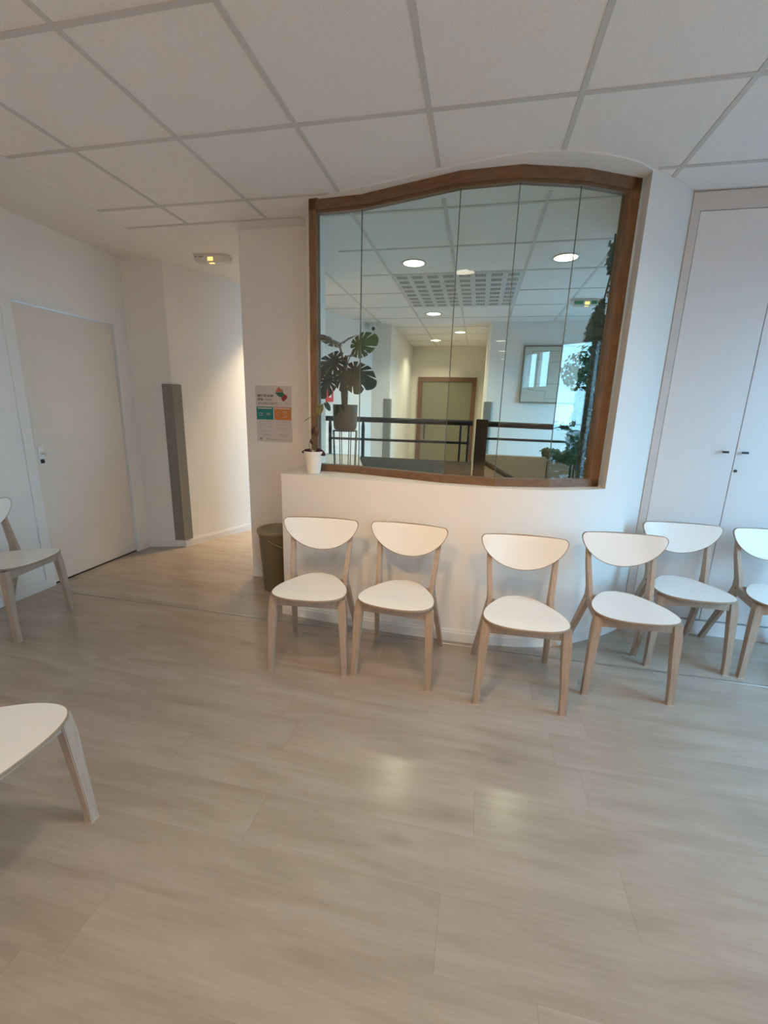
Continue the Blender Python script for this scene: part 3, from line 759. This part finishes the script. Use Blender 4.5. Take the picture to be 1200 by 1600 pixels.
poly_line([(-.36, -.13), (.36, -.11)]); poly_line([(-.10, .09), (-.10, -.12)]); poly_line([(.30, .12), (.32, -.12)])
obj('line_drawing', bm, M['art_line'], pf)

# fire alarm + camera
def hw(yv): return A0[0]+(yv-A0[1])*(A1[0]-A0[0])/(A1[1]-A0[1])
ya = 4.62; ang = math.atan2(A1[1]-A0[1], A1[0]-A0[0])
fa = thing('fire_alarm_box', 'red fire alarm box on the hallway wall behind the tall plant', 'fire alarm', (hw(5.74)+.004, 5.74-.002, 1.585), ang)
obj('housing', bbox(-.10, .05, -.05, -.001, -.085, .085, .006), M['red'], fa)
obj('pull_window', bbox(-.045, -.005, -.053, -.049, -.03, .03), M['white_paint'], fa)
sc_ = thing('security_camera', 'small white camera at the ceiling corner beyond the glass', 'camera', (-1.60, 6.55, CEIL-.004))
bm = bmesh.new(); lathe(bm, [(0, 0), (.035, 0), (.035, -.015), (.012, -.02), (.012, -.05), (0, -.05)], 16); obj('mount', bm, M['white_paint'], sc_)
bm = bmesh.new(); tube(bm, [(.0, .03, -.06), (.015, -.09, -.09)], .034, 14); bb = obj('housing', bm, M['white_paint'], sc_)
bm = bmesh.new(); tube(bm, [(.015, -.09, -.09), (.0155, -.094, -.091)], .024, 14); obj('lens', bm, M['black'], sc_)

# ------------------------------------------------------------------ plants
def leaf_outline(slits=True, seed=0, n=72):
    """heart-shaped outline in unit size, stalk at origin, tip at +y ; slits cut in from the rim"""
    rnd = random.Random(seed)
    pts = []
    for k in range(n):
        a = 2*PI*k/n                         # 0 = tip
        r = .62+.38*math.cos(a)*(.55 if math.cos(a) > 0 else .2)
        r *= 1 + .25*max(0, math.cos(a))**8
        if a > PI: b = 2*PI-a
        else: b = a
        r *= 1-.62*math.exp(-((PI-b)/.16)**2)
        if slits:
            u = b/PI*6.2 + .15
            ph = abs(u-round(u)) if .8 < u < 5.4 else 1
            if ph < .075 and 1 <= round(u) <= 5: r *= rnd.uniform(.40, .60)
        pts.append((r*math.sin(a)*(1 if slits else .66), r*math.cos(a)+.33))
    return pts
def make_leaf(size, slits=True, seed=0, cup=.25, droop=.35):
    pts = leaf_outline(slits, seed, 168)
    bm = bmesh.new()
    def dz(x, y): return -droop*(y*y)*.35 - cup*abs(x)**1.5*.5 + .02*math.sin(9*y+3*abs(x))
    # fan quads from midrib for proper bending
    n = len(pts); c = (0, .33)
    vs = [bm.verts.new((x*size, y*size, dz(x, y)*size)) for x, y in pts]
    mid = [bm.verts.new(((c[0]+(x-c[0])*.28)*size, (c[1]+(y-c[1])*.28)*size, dz(c[0]+(x-c[0])*.28, c[1]+(y-c[1])*.28)*size)) for x, y in pts]
    cc_ = bm.verts.new((0, c[1]*size, dz(0, c[1])*size))
    for k in range(n):
        bm.faces.new([vs[k], vs[(k+1) % n], mid[(k+1) % n], mid[k]]); bm.faces.new([mid[k], mid[(k+1) % n], cc_])
    return bm
def place_leaf(name, parent, base, tip, normal, size, m, slits=True, seed=0, cup=.25, droop=.35):
    y = (Vector(tip)-Vector(base)).normalized(); z = Vector(normal); z = (z-y*z.dot(y)).normalized(); x = y.cross(z)
    bm = make_leaf(size, slits, seed, cup, droop)
    Mx = Matrix(((x.x, y.x, z.x, base[0]), (x.y, y.y, z.y, base[1]), (x.z, y.z, z.z, base[2]), (0, 0, 0, 1)))
    bm.transform(Mx); o = obj(name, bm, m, parent, True); return o
PX, PY = -.948, 3.06
# stand and pot
st = thing('plant_stand', 'thin black wire stand carrying the dark plant pot', 'plant stand', (PX, PY, ZL))
bm = bmesh.new(); lathe(bm, [(.086, .262), (.090, .262), (.090, .268), (.086, .268), (.086, .262)], 32)
for a in (45, 135): 
    c, s = math.cos(math.radians(a))*.088, math.sin(math.radians(a))*.088; tube(bm, [(c, s, .265), (-c, -s, .265)], .003)
obj('ring', bm, M['black'], st)
for a in (45, 135, 225, 315):
    c, s = math.cos(math.radians(a)), math.sin(math.radians(a))
    bm = bmesh.new(); tube(bm, [(c*.080, s*.080, 0), (c*.090, s*.090, .27)], .0035); tube(bm, [(c*.080+s*.016, s*.080-c*.016, 0), (c*.090+s*.016, s*.090-c*.016, .265)], .0035)
    obj('leg', bm, M['black'], st)
mp_ = thing('monstera_plant', 'tall dark monstera in a dark pot on the wire stand behind the glass', 'plant', (PX, PY, ZL+.2695))
obj('pot', plathe([(0, 0), (.066, 0), (.078, .008), (.085, .03), (.0895, .17), (.0895, .182), (.083, .182), (.08, .165), (0, .165)], 40), M['darkpot'], mp_, True)
obj('soil', plathe([(0, .1665), (.079, .1665), (.079, .166)], 24), M['soil'], mp_)
bz = ZL+.2695
def loc_(x, z, dy=0): return Vector((max(x*.953, -1.115)-PX, dy, 1.42+(z-1.42)*.953-bz))
bm = bmesh.new(); tube(bm, [loc_(-1.0, 1.43), loc_(-1.005, 1.55, .01), loc_(-1.0, 1.66), loc_(-.995, 1.80, .01)], [.022, .028, .022, .010], 10)
obj('stem', bm, M['stem'], mp_, True)
LV = [ # base, tip, normal, size, light, seed
 ((-1.045, 1.875, -.01), (-1.20, 1.95, -.05), (.2, -.35, 1), .15, 0, 1),
 ((-1.04, 1.88, .0), (-.94, 1.965, .02), (-.5, -.4, 1), .10, 0, 2),
 ((-.93, 1.845, -.02), (-.80, 1.90, -.06), (-.1, -1, .35), .14, 1, 3),
 ((-1.03, 1.79, .0), (-1.24, 1.70, -.06), (-.1, -.8, .6), .175, 0, 4),
 ((-.98, 1.72, .03), (-.75, 1.60, -.03), (.15, -.75, .65), .175, 0, 5),
 ((-.95, 1.68, -.03), (-.86, 1.53, -.08), (.1, -1, .25), .12, 0, 6),
 ((-1.01, 1.68, -.05), (-.985, 1.52, -.09), (0, -1, .15), .10, 0, 7),
 ((-1.10, 1.66, -.03), (-1.19, 1.52, -.07), (-.2, -1, .3), .13, 0, 8),
 ((-.985, 1.80, .02), (-.87, 1.85, .06), (-.4, -.2, 1), .13, 0, 9),
]
for i, (b, t, n, s, li, sd) in enumerate(LV):
    base = loc_(b[0], b[1], b[2]); tip = loc_(t[0], t[1], t[2])
    lf_ = place_leaf('leaf', mp_, base, tip, n, s, M['leaf_light' if li else 'leaf'], True, sd, .3, .4)
    root = loc_(-1.0+random.uniform(-.02, .02), 1.44+.02*(i % 4), 0)
    midp = (root+base)/2 + Vector(((base.x-root.x)*-.25, .0, .03))
    pts = catmull([root, midp, base], 5)
    bm = bmesh.new(); tube(bm, pts, .0035, 6); obj('petiole', bm, M['stem'], lf_ , True)
    if li: lf_['label'] = 'bright green young leaf'

# small white pot on the ledge
sp_ = thing('small_potted_plant', 'thin purple-leaved plant in a small white ribbed pot on the ledge corner', 'potted plant', (-1.043, 2.672, ZL))
prof = [(0, 0), (.040, 0), (.043, .004)]
for k in range(9):
    z = .012+k*.013; r_ = .0435+k*.0019; prof += [(r_+.0009, z), (r_+.0003, z+.0065)]
prof += [(.062, .130), (.064, .136), (.064, .146), (.060, .146), (.058, .13), (0, .128)]
obj('pot', plathe(prof, 40), M['ivory'], sp_, True)
obj('soil', plathe([(0, .1295), (.0575, .1295), (.0575, .129)], 20), M['soil'], sp_)
bm = bmesh.new(); tube(bm, catmull([(.005, 0, .13), (.0, .0, .20), (.012, 0, .28), (.030, -.005, .36), (.045, -.005, .43), (.085, 0, .455)], 5), .0025, 6)
tube(bm, catmull([(.0, .005, .13), (.018, .0, .24), (-.012, .0, .30), (-.01, 0, .33)], 5), .002, 6)
tube(bm, catmull([(.028, 0, .35), (-.01, -.01, .365), (-.045, -.01, .345)], 5), .0018, 6)
tube(bm, catmull([(-.004, 0, .13), (-.03, -.0, .175), (-.025, 0, .21), (.003, 0, .25)], 5), .002, 6)
obj('stem', bm, M['stem'], sp_, True)
for j, (b, t, n, s, m_) in enumerate([((-.02, -.005, .15), (-.065, -.03, .145), (-.2, -1, .7), .042, 'purple'), ((.025, -.005, .155), (.075, -.02, .135), (.3, -.9, .7), .050, 'purple'),
        ((.01, 0, .30), (.03, -.02, .245), (.2, -1, .1), .044, 'purple'), ((-.004, 0, .29), (-.012, -.015, .24), (-.5, -1, .1), .03, 'purple'),
        ((-.03, -.01, .355), (-.075, -.015, .335), (0, -.3, 1), .032, 'purple'), ((.055, -.005, .44), (.035, -.02, .37), (.3, -1, .1), .052, 'olive_leaf'), ((.085, 0, .455), (.12, -.0, .40), (.4, -1, .3), .04, 'leaf'),
        ((-.01, 0, .19), (-.03, -.01, .23), (-.5, -1, .1), .024, 'purple')]):
    place_leaf('leaf', sp_, Vector(b), Vector(t), n, s, M[m_], False, j, .3, .4)

# ivy
def ivy_mesh(path, radii, count, size, seed=1, clip=None):
    rnd = random.Random(seed); bm = bmesh.new()
    P_ = catmull(path, 8)
    R_ = []
    for i in range(len(radii)-1):
        for k in range(8): R_.append(radii[i]+(radii[i+1]-radii[i])*k/8)
    R_.append(radii[-1])
    tot = sum(R_)
    shape = [(0, 0), (.42, -.05), (.36, .32), (.62, .55), (.25, .62), (0, 1.05), (-.25, .62), (-.62, .55), (-.36, .32), (-.42, -.05)]
    for _ in range(count):
        u = rnd.random()*tot; i = 0
        while i < len(R_)-1 and u > R_[i]: u -= R_[i]; i += 1
        j = min(i+1, len(P_)-1); p = P_[i].lerp(P_[j], rnd.random())
        d_ = Vector((rnd.gauss(0, 1), rnd.gauss(0, 1), rnd.gauss(0, 1))).normalized()
        p = p + d_*R_[i]*rnd.random()**.45
        n_ = (d_*.8+Vector((rnd.gauss(0, .5), rnd.gauss(0, .5)-.3, rnd.gauss(0, .4)+.2))).normalized()
        y_ = Vector((rnd.gauss(0, .5), rnd.gauss(0, .4), -1)); y_ = (y_-n_*y_.dot(n_)).normalized(); x_ = y_.cross(n_)
        s = size*rnd.uniform(.6, 1.2)
        c_ = bm.verts.new(p+y_*s*.35+n_*s*.12)
        vs = [bm.verts.new(p+x_*a*s+y_*b*s) for a, b in shape]
        for k in range(len(vs)): bm.faces.new([vs[k], vs[(k+1) % len(vs)], c_])
    return bm
iv = thing('hanging_ivy', 'dense dark green ivy trailing down the right side behind the glass', 'ivy', (.8, 3.45, 1.0))
pa = [(.785, 3.45, 2.56), (.795, 3.45, 2.45), (.797, 3.45, 2.37)]
pm = [(.775, 3.45, 2.20), (.755, 3.45, 2.05), (.755, 3.45, 1.90), (.750, 3.45, 1.72), (.748, 3.45, 1.55), (.745, 3.45, 1.40), (.74, 3.45, 1.25), (.735, 3.45, 1.13)]
b1 = ivy_mesh(pa, [.018, .028, .018], 130, .028, 1)
b2 = ivy_mesh(pm, [.015, .058, .072, .072, .074, .076, .08, .08], 4200, .033, 2)
b3 = ivy_mesh([(.735, 3.45, 1.12), (.66, 3.45, 1.115), (.58, 3.45, 1.125), (.515, 3.45, 1.15)], [.06, .045, .045, .03], 900, .030, 3)
b4 = ivy_mesh([(.77, 3.45, 1.10), (.775, 3.45, 1.03), (.78, 3.45, .96)], [.05, .03, .015], 260, .030, 4)
b5 = ivy_mesh([(.812, 3.45, 2.33), (.80, 3.45, 2.22)], [.005, .006], 10, .028, 5)
bm = bmesh.new()
for b in (b1, b2, b3, b4, b5):
    me = bpy.data.meshes.new('tmp'); b.to_mesh(me); b.free(); bm.from_mesh(me); bpy.data.meshes.remove(me)
obj('foliage', rel(bm, iv), M['ivy'], iv)
obj('stem', rel(ptube([(.80, 3.45, 2.60)] + [(x+.01, y, z) for x, y, z in pa[1:]+pm], .006, 6), iv), M['stem'], iv)

# ------------------------------------------------------------------ outside
struct('ground', bbox(-30, 40, -30, 40, -.4, -.11), M['pave'], 'grey paving outside the windows', 'ground')
tr = thing('garden_tree', 'leafy tree outside the windows, seen only as a reflection in the glass', 'tree', (7.9, -.5, -.11))
obj('trunk', ptube([(0, 0, 0), (.05, .03, 1.2), (0, 0, 2.4)], [.09, .07, .05], 10), M['bark'], tr, True)
obj('foliage', ivy_mesh([(0, -.6, 2.4), (0, -.3, 2.6), (0, .0, 2.9), (.1, .3, 3.3)], [.4, .5, .5, .4], 1100, .09, 9), M['ivy'], tr)

hg = thing('light_blocking_hedge', 'dark green hedge added outside to darken the lower window reflection in the glass', 'hedge', (6.2, 0, -.11))  # added to block the bright low part of the reflected window view
obj('foliage', ivy_mesh([(0, -3.5, .7), (0, -1, .75), (0, 1, .7), (0, 3.0, .75)], [.7, .75, .7, .7], 2600, .13, 12), M['ivy'], hg)
obj('stem', ptube([(0, 0, 0), (0, .02, .6)], .03, 6), M['bark'], hg)

# ------------------------------------------------------------------ world + view
W = bpy.data.worlds.new('world'); SC.world = W; W.use_nodes = True
nt = W.node_tree; bg = nt.nodes['Background']
tc = nt.nodes.new('ShaderNodeTexCoord'); sp3 = nt.nodes.new('ShaderNodeSeparateXYZ'); rp = nt.nodes.new('ShaderNodeValToRGB')
nt.links.new(tc.outputs['Generated'], sp3.inputs[0]); nt.links.new(sp3.outputs['Z'], rp.inputs[0]); nt.links.new(rp.outputs[0], bg.inputs['Color'])
rp.color_ramp.elements[0].color = (.33, .70, 1.0, 1); rp.color_ramp.elements[1].color = (.34, .66, 1.0, 1)
bg.inputs['Strength'].default_value = 17
def portal(loc, rot, sx, sy):
    L = bpy.data.lights.new('sky_portal', 'AREA'); L.shape = 'RECTANGLE'; L.size = sx; L.size_y = sy; L.cycles.is_portal = True
    o = bpy.data.objects.new('sky_portal', L); C.objects.link(o); o.location = loc; o.rotation_euler = rot
for a, b, z0, z1 in WIN: portal((RX+.26, (a+b)/2, (z0+z1)/2), (0, PI/2, 0), z1-z0, b-a)
portal((2.61, 5.55, 1.05), (0, PI/2, 0), 2.1, 1.9)
SC.view_settings.view_transform = 'Standard'; SC.view_settings.look = 'None'; SC.view_settings.gamma = 1
SC.view_settings.use_curve_mapping = False; SC.view_settings.exposure = 0.0
